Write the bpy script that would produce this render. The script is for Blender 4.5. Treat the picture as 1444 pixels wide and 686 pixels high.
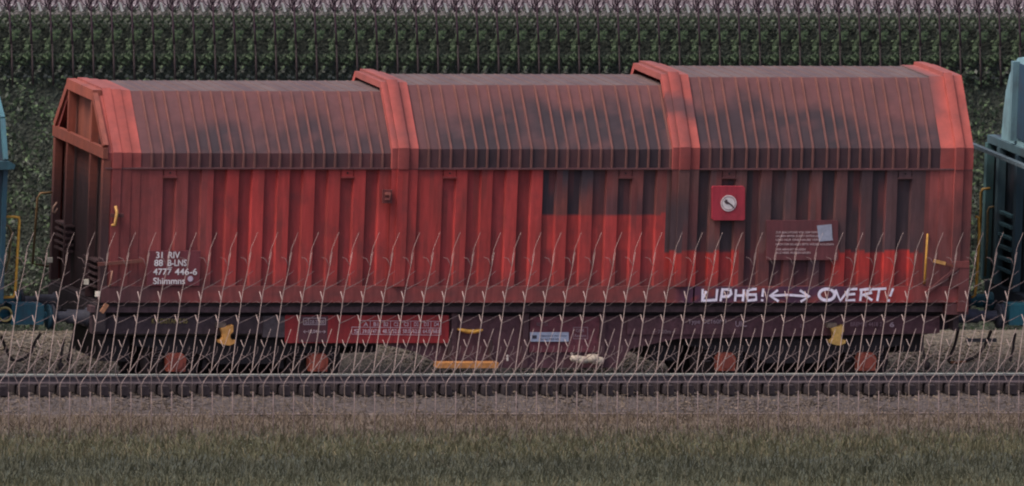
import bpy, bmesh, math, random
from mathutils import Vector, Matrix, noise
random.seed(7)
for o in list(bpy.data.objects): bpy.data.objects.remove(o)
scn = bpy.context.scene
COL = scn.collection
R = math.radians

# ------------------------------------------------------------------ camera
PX, QX = 28.0, 12.5                       # picture px per metre of depth (left / up), at 100 px per metre
UY = math.sqrt(10000 - QX*QX); UX = PX*QX/UY; LX = math.sqrt(10000 - PX*PX - UX*UX)
cr = Vector((LX, -PX, UX))/100; cu = Vector((0, QX, UY))/100; cb = cr.cross(cu)
ZC = (554-343)/UY
CEN = Vector((0, 0, ZC)); DIST = 400.0
cam_d = bpy.data.cameras.new('camera'); cam = bpy.data.objects.new('camera', cam_d); COL.objects.link(cam)
cam_d.sensor_width = 36; cam_d.sensor_fit = 'HORIZONTAL'
cam_d.lens = 36*DIST/14.44; cam_d.clip_start = 20; cam_d.clip_end = 6000
m3 = Matrix((cr, cu, cb)).transposed()
CAM = CEN + cb*DIST
cam.matrix_world = Matrix.Translation(CAM) @ m3.to_4x4()
scn.camera = cam

# ------------------------------------------------------------------ light
SUN_EL, SUN_AZ = 58.0, -72.0              # azimuth: degrees left of straight in front of the wagon
w = bpy.data.worlds.new('World'); scn.world = w; w.use_nodes = True
nt = w.node_tree; bg = nt.nodes['Background']
sky = nt.nodes.new('ShaderNodeTexSky'); sky.sky_type = 'NISHITA'; sky.sun_disc = False
sky.sun_elevation = R(SUN_EL)
sky.air_density = 0.75; sky.dust_density = 5.0; sky.ozone_density = 1.0
sd = Vector((math.sin(R(SUN_AZ))*math.cos(R(SUN_EL)), -math.cos(R(SUN_AZ))*math.cos(R(SUN_EL)), math.sin(R(SUN_EL))))
sky.sun_rotation = math.atan2(sd.x, sd.y)
nt.links.new(sky.outputs[0], bg.inputs[0]); bg.inputs[1].default_value = 0.15
sun_d = bpy.data.lights.new('sun', 'SUN'); sun_d.energy = 1.5; sun_d.angle = R(22); sun_d.color = (1, .9, .82)
sun = bpy.data.objects.new('sun', sun_d); COL.objects.link(sun)
sun.rotation_euler = (-sd).to_track_quat('-Z', 'Y').to_euler(); sun.location = (-20, -40, 50)
scn.view_settings.view_transform = 'Standard'; scn.view_settings.look = 'None'
scn.view_settings.gamma = 1; scn.view_settings.exposure = 0.5
scn.render.engine = 'CYCLES'
scn.cycles.pixel_filter_type = 'BLACKMAN_HARRIS'; scn.cycles.filter_width = 2.1

# ------------------------------------------------------------------ helpers
def P(px, py, Y):
    """point of the picture px (1444x686) on the upright plane at depth Y"""
    d = cr*((px-722)/100) + cu*((343-py)/100) - cb*DIST
    t = (Y - CAM.y)/d.y
    return CAM + d*t
def PYOF(Y, z): return 554 - QX*Y - UY*z
def XA(px, Y, z): return P(px, PYOF(Y, z), Y).x
def XE(px): return P(px, 213, 0).x         # x of a station read on the picture at the eaves
def PXE(x): return 722 + (x - XE(722))*LX/100*100
def PYS(z): return 554 - UY*z
def ZS(py): return (554-py)/UY
def lin(c): 
    c /= 255
    return c/12.92 if c <= .04045 else ((c+.055)/1.055)**2.4
def C(r, g, b, k=1.0): return (lin(r)*k, lin(g)*k, lin(b)*k)
def mixc(a, b, t): t = max(0, min(1, t)); return tuple(x+(y-x)*t for x, y in zip(a, b))
def sst(a, b, x): t = max(0, min(1, (x-a)/(b-a))); return t*t*(3-2*t)
def nz(x, y=0, z=0): return noise.noise(Vector((x, y, z)))
def jit(c, a=.1):
    k = 1+random.uniform(-a, a); return tuple(v*k for v in c)

class MB:
    def __init__(s): s.v = []; s.f = []; s.c = []; s.sm = []
    def face(s, pts, col, smooth=False):
        i = len(s.v); s.v += [tuple(p) for p in pts]; s.f.append(list(range(i, i+len(pts)))); s.c.append(col); s.sm.append(smooth); return s
    def box(s, x0, x1, y0, y1, z0, z1, col):
        a = [(x0,y0,z0),(x1,y0,z0),(x1,y1,z0),(x0,y1,z0),(x0,y0,z1),(x1,y0,z1),(x1,y1,z1),(x0,y1,z1)]
        for q in ((0,3,2,1),(4,5,6,7),(0,1,5,4),(1,2,6,5),(2,3,7,6),(3,0,4,7)): s.face([a[k] for k in q], col)
        return s
    def bar(s, a, b, wx, wy, col, up=(0,1,0)):
        a = Vector(a); b = Vector(b); d = (b-a).normalized(); u = Vector(up); u = (u-d*u.dot(d))
        u = u.normalized() if u.length > 1e-4 else d.orthogonal().normalized()
        v = d.cross(u); q = []
        for p in (a, b):
            for (i, j) in ((-1,-1),(1,-1),(1,1),(-1,1)): q.append(p + u*(i*wx/2) + v*(j*wy/2))
        for k in ((0,1,2,3),(7,6,5,4),(0,4,5,1),(1,5,6,2),(2,6,7,3),(3,7,4,0)): s.face([q[n] for n in k], col)
        return s
    def prism(s, poly, axis, a, b, col, col2=None):
        """poly = list of 2d points; axis 'y': (x,z) swept y a->b; axis 'x': (y,z) swept x"""
        mk = (lambda p, t: (p[0], t, p[1])) if axis == 'y' else (lambda p, t: (t, p[0], p[1]))
        s.face([mk(p, a) for p in poly], col); s.face([mk(p, b) for p in reversed(poly)], col2 or col)
        n = len(poly)
        for i in range(n):
            p, q = poly[i], poly[(i+1) % n]
            s.face([mk(q, a), mk(p, a), mk(p, b), mk(q, b)], col2 or col)
        return s
    def tube(s, path, rad, n=6, col=(.5,.5,.5), cap=True):
        path = [Vector(p) for p in path]; rings = []
        if not isinstance(rad, (list, tuple)): rad = [rad]*len(path)
        u = None; base = len(s.v)
        for i, p in enumerate(path):
            d = (path[min(i+1, len(path)-1)] - path[max(i-1, 0)]).normalized()
            u = d.orthogonal().normalized() if u is None else (u - d*u.dot(d)).normalized()
            v = d.cross(u)
            for k in range(n):
                t = 2*math.pi*k/n; s.v.append(tuple(p + (u*math.cos(t)+v*math.sin(t))*rad[i]))
        for i in range(len(path)-1):
            for k in range(n):
                a = base+i*n+k; b = base+i*n+(k+1) % n
                s.f.append([a, b, b+n, a+n]); s.c.append(col); s.sm.append(True)
        if cap:
            for i in (0, len(path)-1):
                r_ = [base+i*n+k for k in range(n)]
                s.f.append(r_ if i else r_[::-1]); s.c.append(col); s.sm.append(False)
        return s
    def disc(s, c, axis, r, h, n, col, r2=None):
        c = Vector(c); d = Vector(axis).normalized()
        return s.tube([c-d*h/2, c+d*h/2], [r, r2 if r2 is not None else r], n, col)
    def lathe(s, c, axis, prof, n, col):
        c = Vector(c); d = Vector(axis).normalized(); u = d.orthogonal().normalized(); v = d.cross(u); base = len(s.v)
        for (t, r) in prof:
            for k in range(n):
                a = 2*math.pi*k/n; s.v.append(tuple(c + d*t + (u*math.cos(a)+v*math.sin(a))*r))
        for i in range(len(prof)-1):
            for k in range(n):
                a = base+i*n+k; b = base+i*n+(k+1) % n
                s.f.append([a, b, b+n, a+n]); s.c.append(col); s.sm.append(True)
        return s
    def build(s, name, mat, parent=None, origin=None):
        me = bpy.data.meshes.new(name)
        vs = s.v
        if origin is not None: vs = [(x-origin[0], y-origin[1], z-origin[2]) for x, y, z in vs]
        me.from_pydata(vs, [], s.f); me.update()
        ca = me.color_attributes.new('paint', 'FLOAT_COLOR', 'CORNER')
        buf = []
        for f, c in zip(s.f, s.c):
            if isinstance(c, list):
                for q in c: buf += [q[0], q[1], q[2], 1.0]
            else: buf += [c[0], c[1], c[2], 1.0]*len(f)
        ca.data.foreach_set('color', buf)
        me.polygons.foreach_set('use_smooth', s.sm)
        me.materials.append(mat)
        o = bpy.data.objects.new(name, me); COL.objects.link(o)
        if origin is not None: o.location = origin
        if parent is not None:
            o.parent = parent
            # parents are never rotated: undo their translation
            t = Vector((0,0,0)); q = parent
            while q is not None: t += q.location; q = q.parent
            o.location = Vector(o.location) - t
        return o
def empty(name, loc):
    o = bpy.data.objects.new(name, None); COL.objects.link(o); o.location = loc; o.empty_display_size = .2; return o
def tag(o, label=None, cat=None, group=None, kind=None):
    if label: o['label'] = label
    if cat: o['category'] = cat
    if group: o['group'] = group
    if kind: o['kind'] = kind
    return o
def copy_tree(o, parent=None):
    c = o.copy(); COL.objects.link(c); c.parent = parent
    for ch in list(o.children): copy_tree(ch, c)
    return c
def pbox(mb, px0, py0, px1, py1, Y, depth, col):
    """box whose front face covers the picture rectangle at depth Y"""
    a = P(px0, (py0+py1)/2, Y).x; b = P(px1, (py0+py1)/2, Y).x
    z1 = P(px0, py0, Y).z; z0 = P(px0, py1, Y).z
    return mb.box(a, b, Y, Y+depth, z0, z1, col)
def ppoly(pts, Y): return [(lambda p: (p.x, p.z))(P(x, y, Y)) for x, y in pts]

# ------------------------------------------------------------------ materials
def mat(name, rough=.6, amp=.35, scale=6, streak=False, bump=.0, dirt=None, dirt_amt=0, metallic=0, bscale=40, trans=0):
    m = bpy.data.materials.new(name); m.use_nodes = True; N = m.node_tree.nodes; L = m.node_tree.links
    b = N['Principled BSDF']; b.inputs['Roughness'].default_value = rough; b.inputs['Metallic'].default_value = metallic
    b.inputs['Specular IOR Level'].default_value = .35
    at = N.new('ShaderNodeAttribute'); at.attribute_name = 'paint'
    tc = N.new('ShaderNodeTexCoord'); mp = N.new('ShaderNodeMapping'); L.new(tc.outputs['Object'], mp.inputs[0])
    if streak: mp.inputs['Scale'].default_value = (2.2, 1, .28)
    n1 = N.new('ShaderNodeTexNoise'); n1.inputs['Scale'].default_value = scale; n1.inputs['Detail'].default_value = 7
    n1.inputs['Roughness'].default_value = .65
    L.new(mp.outputs[0], n1.inputs['Vector'])
    mr = N.new('ShaderNodeMapRange'); mr.inputs[1].default_value = .3; mr.inputs[2].default_value = .7
    mr.inputs[3].default_value = 1-amp; mr.inputs[4].default_value = 1+amp
    L.new(n1.outputs[0], mr.inputs[0])
    mu = N.new('ShaderNodeVectorMath'); mu.operation = 'SCALE'
    L.new(at.outputs['Color'], mu.inputs[0]); L.new(mr.outputs[0], mu.inputs['Scale'])
    out = mu.outputs[0]
    if dirt:
        n2 = N.new('ShaderNodeTexNoise'); n2.inputs['Scale'].default_value = 2.3; n2.inputs['Detail'].default_value = 9
        n2.inputs['Roughness'].default_value = .7; L.new(tc.outputs['Object'], n2.inputs['Vector'])
        r2 = N.new('ShaderNodeMapRange'); r2.inputs[1].default_value = .48; r2.inputs[2].default_value = .72
        r2.inputs[3].default_value = 0; r2.inputs[4].default_value = dirt_amt; L.new(n2.outputs[0], r2.inputs[0])
        mx = N.new('ShaderNodeMix'); mx.data_type = 'RGBA'; L.new(r2.outputs[0], mx.inputs[0]); L.new(out, mx.inputs[6])
        mx.inputs[7].default_value = (*dirt, 1); out = mx.outputs[2]
    L.new(out, b.inputs['Base Color'])
    if bump:
        n3 = N.new('ShaderNodeTexNoise'); n3.inputs['Scale'].default_value = bscale; n3.inputs['Detail'].default_value = 4
        L.new(tc.outputs['Object'], n3.inputs['Vector'])
        bp = N.new('ShaderNodeBump'); bp.inputs['Strength'].default_value = bump; bp.inputs['Distance'].default_value = .02
        L.new(n3.outputs[0], bp.inputs['Height']); L.new(bp.outputs[0], b.inputs['Normal'])
    if trans:
        tr = N.new('ShaderNodeBsdfTranslucent'); L.new(out, tr.inputs[0]); ms = N.new('ShaderNodeMixShader')
        ms.inputs[0].default_value = trans; L.new(b.outputs[0], ms.inputs[1]); L.new(tr.outputs[0], ms.inputs[2])
        L.new(ms.outputs[0], N['Material Output'].inputs[0])
    return m
M_PAINT = mat('weathered_paint', .62, .22, 7, True, .12, C(66,48,52), .45, bscale=18)
M_ROOF = mat('sooty_roof_paint', .72, .16, 5, False, .1, C(70,56,60), .35, bscale=14)
M_STEEL = mat('grimy_steel', .7, .35, 9, False, .25, C(60,48,46), .4)
M_LETTER = mat('faded_lettering', .7, .22, 14, False)
M_YELLOW = mat('chipped_yellow_paint', .6, .3, 16, False, .15, C(90,60,45), .5)
M_RUBBER = mat('rubber', .8, .2, 9)
M_LEAF = mat('leaf', .55, .25, 1.5, False, trans=.15)
M_BARK = mat('bark', .85, .3, 30, True, .4)
M_STONE = mat('stone', .9, .25, 25, False, .2)
M_WOOD = mat('sleeper_wood', .85, .4, 12, False, .5)
M_RAIL = mat('rusty_rail', .55, .3, 12, False, .15)
M_SHINE = mat('polished_rail_head', .38, .12, 5, False, metallic=.6)

# ------------------------------------------------------------------ ground
def ground_mat():
    m = bpy.data.materials.new('ballast_and_soil'); m.use_nodes = True; N = m.node_tree.nodes; L = m.node_tree.links
    b = N['Principled BSDF']; b.inputs['Roughness'].default_value = .95
    at = N.new('ShaderNodeAttribute'); at.attribute_name = 'paint'; tc = N.new('ShaderNodeTexCoord')
    vo = N.new('ShaderNodeTexVoronoi'); vo.inputs['Scale'].default_value = 22; L.new(tc.outputs['Object'], vo.inputs['Vector'])
    n1 = N.new('ShaderNodeTexNoise'); n1.inputs['Scale'].default_value = 3; n1.inputs['Detail'].default_value = 10; n1.inputs['Roughness'].default_value = .75
    L.new(tc.outputs['Object'], n1.inputs['Vector'])
    sp = N.new('ShaderNodeSeparateColor'); L.new(vo.outputs['Color'], sp.inputs[0])
    a = N.new('ShaderNodeMapRange'); a.inputs[3].default_value = .55; a.inputs[4].default_value = 1.4; L.new(sp.outputs[0], a.inputs[0])
    c = N.new('ShaderNodeMapRange'); c.inputs[1].default_value = .3; c.inputs[2].default_value = .7; c.inputs[3].default_value = .6; c.inputs[4].default_value = 1.35
    L.new(n1.outputs[0], c.inputs[0])
    mm = N.new('ShaderNodeMath'); mm.operation = 'MULTIPLY'; L.new(a.outputs[0], mm.inputs[0]); L.new(c.outputs[0], mm.inputs[1])
    mu = N.new('ShaderNodeVectorMath'); mu.operation = 'SCALE'; L.new(at.outputs['Color'], mu.inputs[0]); L.new(mm.outputs[0], mu.inputs['Scale'])
    L.new(mu.outputs[0], b.inputs['Base Color'])
    bp = N.new('ShaderNodeBump'); bp.inputs['Strength'].default_value = .8; bp.inputs['Distance'].default_value = .03
    L.new(vo.outputs['Distance'], bp.inputs['Height']); L.new(bp.outputs[0], b.inputs['Normal'])
    return m
M_GROUND = ground_mat()
GRAV = C(100,92,84); GRAV2 = C(73,65,64); SOIL = C(58,63,54); GREEN = C(66,70,52); DRY = C(92,80,70); PALE = C(106,94,98)
prof = [(-900,-1.5,GREEN),(-60,-1.0,GREEN),(-14,-.25,GREEN),(-9.6,-.05,GREEN),(-7.2,-.02,C(54,58,48)),(-4.9,-.01,C(64,66,52)),(-3.6,0,DRY),(-2.65,0,DRY),(-2.5,.02,GRAV2),
        (-1.95,.06,GRAV2),(-1.5,.12,GRAV2),(-1.2,.13,GRAV2),(-.95,.13,GRAV2),(-.5,.0,GRAV2),(0,-.12,GRAV2),(.5,-.14,SOIL),(1.3,-.12,GRAV),(2.2,-.12,GRAV),(2.7,-.04,GRAV),(3.2,.10,GRAV),(3.7,.22,GRAV),(4.2,.28,GRAV),
        (4.7,.26,GRAV),(5.1,.2,SOIL),(5.5,.15,SOIL),(5.7,.6,SOIL),(6.4,2.6,SOIL),(6.95,4.2,SOIL),(7.1,4.52,SOIL),(7.25,4.56,PALE),(8,4.58,PALE),(9.5,4.6,PALE),(14,4.6,PALE),(60,4.6,GREEN),(1500,4,GREEN)]
def ground_z(Y):
    for a, b in zip(prof, prof[1:]):
        if a[0] <= Y <= b[0]: return a[1] + (b[1]-a[1])*(Y-a[0])/(b[0]-a[0])
    return 0
xs = [-1500,-300,-60,-20,-12] + [-9.5+.5*i for i in range(39)] + [12,20,60,300,1500]
ys = []
for a, b in zip(prof, prof[1:]):
    n = max(1, min(4, int((b[0]-a[0])/.25))) if a[0] > -12 and b[0] < 15 else 1
    for k in range(n): ys.append(a[0]+(b[0]-a[0])*k/n)
ys.append(1500)
def ground_c(Y):
    for a, b in zip(prof, prof[1:]):
        if a[0] <= Y <= b[0]: return mixc(a[2], b[2], (Y-a[0])/(b[0]-a[0]))
me_v = []; fc = []; cl = []
for y in ys:
    for x in xs:
        z = ground_z(y)
        if abs(x) < 11 and -12 < y < 5.2: z += .035*nz(x*1.3, y*1.3)+(.05*nz(x*.8, 3.3) if 2.6 < y < 5.2 else 0)
        me_v.append((x, y, z))
nx = len(xs)
for j in range(len(ys)-1):
    for i in range(nx-1):
        fc.append([j*nx+i, j*nx+i+1, (j+1)*nx+i+1, (j+1)*nx+i]); cl.append(ground_c((ys[j]+ys[j+1])/2))
g = MB(); g.v = me_v; g.f = fc; g.c = cl; g.sm = [True]*len(fc)
tag(g.build('ground', M_GROUND), kind='structure')

def stone(mb, x, y, z, r, col):
    rot = random.uniform(0, 6.28); pts = []
    for (a, b, c) in ((1,0,0),(0,1,0),(-1,0,0),(0,-1,0),(.1,.1,.8),(0,0,-.8)):
        k = r*random.uniform(.7, 1.2); pts.append((x+k*(a*math.cos(rot)-b*math.sin(rot)), y+k*(a*math.sin(rot)+b*math.cos(rot)), z+k*c*.8))
    for (i, j, k) in ((0,1,4),(1,2,4),(2,3,4),(3,0,4),(1,0,5),(2,1,5),(3,2,5),(0,3,5)): mb.face([pts[i], pts[j], pts[k]], col)
mb = MB()
for i in range(15000):
    x = random.uniform(-9, 9); y = random.choice((random.uniform(-2.55, -.9), random.uniform(2.4, 5.1), random.uniform(2.6,5.0)))
    base = GRAV2 if y < 0 else GRAV
    k = random.choice((.6,.8,1,1,1.2,1.45))
    stone(mb, x, y, ground_z(y)+.005, random.uniform(.015, .036), tuple(v*k for v in mixc(base, C(112,98,82), random.random()*.5)))
tag(mb.build('ballast_stones', M_STONE), 'loose grey and brown ballast stones strewn beside the rails', 'gravel', kind='stuff')

# ------------------------------------------------------------------ rails and sleepers
S = 28.45                                 # picture px from one repeat to the next
SX = S/LX                                 # the same in metres
def rail(Y, ztop, label, x0=-11, x1=11, h=.15, head=None):
    r = MB(); c = C(80,70,74); b = ztop-h
    sec = [(-.06,b),(.06,b),(.06,b+.012),(.012,b+.03),(.012,ztop-.045),(.034,ztop-.035),(.034,ztop-.006),(-.034,ztop-.006),(-.034,ztop-.035),(-.012,ztop-.045),(-.012,b+.03),(-.06,b+.012)]
    r.prism([(Y+a, z) for a, z in sec], 'x', x0, x1, c)
    root = r.build('rail', M_RAIL); tag(root, label, 'rail')
    hd = MB(); hd.prism([(Y-.0345,ztop-.022),(Y+.0345,ztop-.022),(Y+.03,ztop),(Y-.03,ztop)], 'x', x0, x1, C(196,200,188))
    hd.build('rail_head', M_SHINE, root); return root
Yn = -1.2; Zn = (554 - QX*Yn - 527)/UY
rail(Yn, Zn, 'bright topped steel rail running right across in front of the red wagon', h=.13)
for Yr, lb in ((.6, 'near rail of the track under the red wagon'), (2.1, 'far rail of the track under the red wagon')): rail(Yr, 0, lb, h=.14)
def sleeper(w_=.15):
    s = MB(); s.prism([(-w_/2,0),(w_/2,0),(w_/2,.11),(w_/2-.015,.13),(-w_/2+.015,.13),(-w_/2,.11)], 'y', -.22, .5, C(46,38,42))
    return s
sl0 = None
for k in range(-1, 53):
    x = XA(28+S*k, Yn, .2)
    if sl0 is None:
        sl0 = sleeper(.12).build('sleeper', M_WOOD); o = sl0
        pl = MB().box(-.05,.05,-.075,.075,.131,.141,C(60,50,50)); pl.build('base_plate', M_RAIL, sl0)
    else: o = copy_tree(sl0)
    o.location = (x, Yn, Zn-.13-.145+.003)
    tag(o, 'dark timber sleeper end under the bright front rail', 'sleeper', 'sleeper ends under the front rail')
# thin pale cable lying along the stones
mb = MB(); pts = []
for i in range(60):
    x = -10+i*20/59; pts.append((x, -2.5, (554-QX*-2.5-582.5)/UY+.004*nz(x*1.7)))
mb.tube(pts, .008, 5, C(140,124,120)); tag(mb.build('ground_cable', M_RUBBER), 'thin pale cable stretched along the edge of the ballast', 'cable')

# ------------------------------------------------------------------ paint plan of the red wagon
RED = C(163,58,56); BRICK = C(130,62,61); BROWN = C(92,56,54); SOOT = C(56,44,52); DUSK = C(98,62,60); SALMON = C(164,78,70)
DUST = C(94,58,59); DARKROOF = C(47,38,45); RIB = C(108,66,60)
def side_paint(px, py, rec):
    n = nz(px*.02, py*.02, 1.7); n2 = nz(px*.09, py*.05, 4.2)
    c = mixc(BRICK, RED, sst(285, 325, px+12*n))
    if px < 300: c = mixc(c, C(96,50,52), .3*sst(330, 420, py))
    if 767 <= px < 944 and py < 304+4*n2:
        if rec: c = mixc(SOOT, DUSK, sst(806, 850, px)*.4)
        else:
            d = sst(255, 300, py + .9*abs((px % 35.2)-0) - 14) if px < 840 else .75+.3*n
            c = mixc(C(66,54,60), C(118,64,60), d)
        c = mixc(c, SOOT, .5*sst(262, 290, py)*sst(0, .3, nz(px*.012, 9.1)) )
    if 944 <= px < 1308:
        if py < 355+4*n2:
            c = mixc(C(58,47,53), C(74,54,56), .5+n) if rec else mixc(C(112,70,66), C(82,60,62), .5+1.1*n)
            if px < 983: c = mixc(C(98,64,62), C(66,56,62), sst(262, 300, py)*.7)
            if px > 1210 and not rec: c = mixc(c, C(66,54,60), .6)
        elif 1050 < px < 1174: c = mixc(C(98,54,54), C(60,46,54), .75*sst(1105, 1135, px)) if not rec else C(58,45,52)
        elif px > 1295: c = C(122,54,52)
        elif px > 1160: c = mixc(C(110,50,52), C(174,54,50), sst(1168, 1182, px))
        else: c = C(172,54,50)
    if px >= 1308: c = mixc(C(120,64,62), C(156,76,72), .6*sst(40, 10, abs(px-1340))*sst(36, 8, abs(py-258))); 
    if px >= 1308: c = mixc(c, C(94,58,58), .6*sst(300, 330, py))
    if rec and not (767 <= px and py < 355): c = mixc(c, C(96,42,50), .4)  # recesses toned darker: partly dirt, partly their shade put into the colour
    k_ = 1+.16*nz(int((px-198)/17.75)*7.31, 3.3, 1.1)*2 ; c = tuple(v*k_ for v in c)
    c = mixc(c, C(110,52,50), .5*sst(.1,.5,nz(px*.14, py*.012, 6.6)))
    # rusty runs and grime towards the sill
    c = mixc(c, C(104,58,57), .45*sst(378, 404, py + 6*n2))
    return c
def sill_paint(px, py):
    n2 = nz(px*.05, py*.1, 4.2)
    c = mixc(C(136,62,60), C(106,58,58), .5+.8*n2)
    if px < 300: c = mixc(C(88,54,56), c, sst(200, 300, px))
    if 952 < px < 1262: c = mixc(c, C(70,46,70), .85*sst(952, 975, px)*sst(1262, 1215, px)*sst(0,.1,.35+n2))
    if 1190 < px < 1300: c = mixc(c, C(174,56,54), .6*sst(1190,1230,px)*sst(1300,1280,px))
    return c
def roof_paint(px, py, hood, flat=False):
    n = nz(px*.016, py*.02, 7.7); n2 = nz(px*.05, py*.05, 2.2)
    if flat: return mixc(C(98,82,79), C(84,66,67), .5+1.2*n2)
    if hood == 0: d = .85*sst(150, 200, py+34*n)*sst(210,245,px) + .3*n
    elif hood == 1: d = sst(142, 172, py + 26*n + .04*(px-760))*.95*sst(585,640,px)
    else: d = sst(138, 168, py+34*n)*.9*sst(1240, 1160, px) + sst(148,185, py+34*n)*.75*sst(1150,1230,px)
    c = mixc(DUST, DARKROOF, d)
    c = mixc(c, C(104,66,66), .35*sst(.05,.4,n2))
    return c
def band_paint(px, py, hood):
    n2 = nz(px*.06, py*.05, 5.5)
    c = mixc(SALMON, C(142,70,65), .4+.7*n2)
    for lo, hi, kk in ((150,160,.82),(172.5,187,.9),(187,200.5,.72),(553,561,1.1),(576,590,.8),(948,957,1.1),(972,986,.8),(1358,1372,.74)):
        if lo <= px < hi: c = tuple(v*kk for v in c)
    for e_ in (160,172.5,187,561,576,957,972,1346,1358):
        if abs(px-e_) < .35: c = mixc(c, C(86,44,46), .7)
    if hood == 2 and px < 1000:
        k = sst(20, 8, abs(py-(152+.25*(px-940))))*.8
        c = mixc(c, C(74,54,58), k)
    if px > 1300: c = mixc(c, C(92,60,62), .75*sst(1346, 1340, px)*sst(176, 160, py+8*n2))
    return c

# ------------------------------------------------------------------ the red wagon
W = 2.72; DR = .69
X0 = XE(150); X1 = XE(1371)
wag = empty('freight_wagon', ((X0+X1)/2, W/2, 0))
tag(wag, 'rusty red freight wagon with three ribbed sliding hoods and white graffiti', 'railway wagon')
ZB = ZS(427)

def section(ze, zt, y0, z_low):
    pts = []; 
    def seg(a, b, n, tag_): 
        for k in range(n): pts.append((a[0]+(b[0]-a[0])*k/n, a[1]+(b[1]-a[1])*k/n, tag_))
    A = (y0, z_low); B = (y0, ze); Cc = (y0+DR, zt); D = (W-y0-DR, zt); E = (W-y0, ze); F = (W-y0, ZB)
    seg(A, B, 3, 'eave'); seg(B, Cc, 14, 'slope'); seg(Cc, D, 6, 'flat'); seg(D, E, 3, 'back'); seg(E, F, 2, 'back'); pts.append((F[0], F[1], 'back'))
    nrm = []
    for i, p in enumerate(pts):
        a = pts[max(i-1, 0)]; b = pts[min(i+1, len(pts)-1)]; d = Vector((b[0]-a[0], b[1]-a[1])).normalized(); nrm.append((-d.y, d.x))
    return pts, nrm
def sweep(mb, st, ze, zt, y0, colf, capl=None, capr=None):
    """st: list of (x, offset, kind)"""
    pts, nrm = section(ze, zt, y0, ZS(238.5))
    def pt(i, x, off):
        if .0 < off < .0245 and off > .0235 and pts[i][2] != 'eave' and pts[i][2] != 'slope': off = .007
        return (x, pts[i][0]+nrm[i][0]*off, pts[i][1]+nrm[i][1]*off)
    for (xa, oa, ka), (xb, ob, kb) in zip(st, st[1:]):
        for i in range(len(pts)-1):
            ya_ = PYOF(pts[i][0], pts[i][1]) + 6; yb_ = PYOF(pts[i+1][0], pts[i+1][1]) + 6; kd = pts[i][2]
            mb.face([pt(i, xa, oa), pt(i, xb, ob), pt(i+1, xb, ob), pt(i+1, xa, oa)],
                    [colf(xa, ya_, kd, ka), colf(xb, ya_, kd, ka), colf(xb, yb_, kd, ka), colf(xa, yb_, kd, ka)])
    for cap, (x, off, k) in ((capl, st[0]), (capr, st[-1])):
        if cap:
            for i in range(len(pts)-1):
                mb.face([pt(i, x, off), pt(i+1, x, off), pt(i+1, x, off-cap), pt(i, x, off-cap)], colf(x, PYOF(pts[i][0], pts[i][1]), pts[i][2], 'band'))
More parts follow.
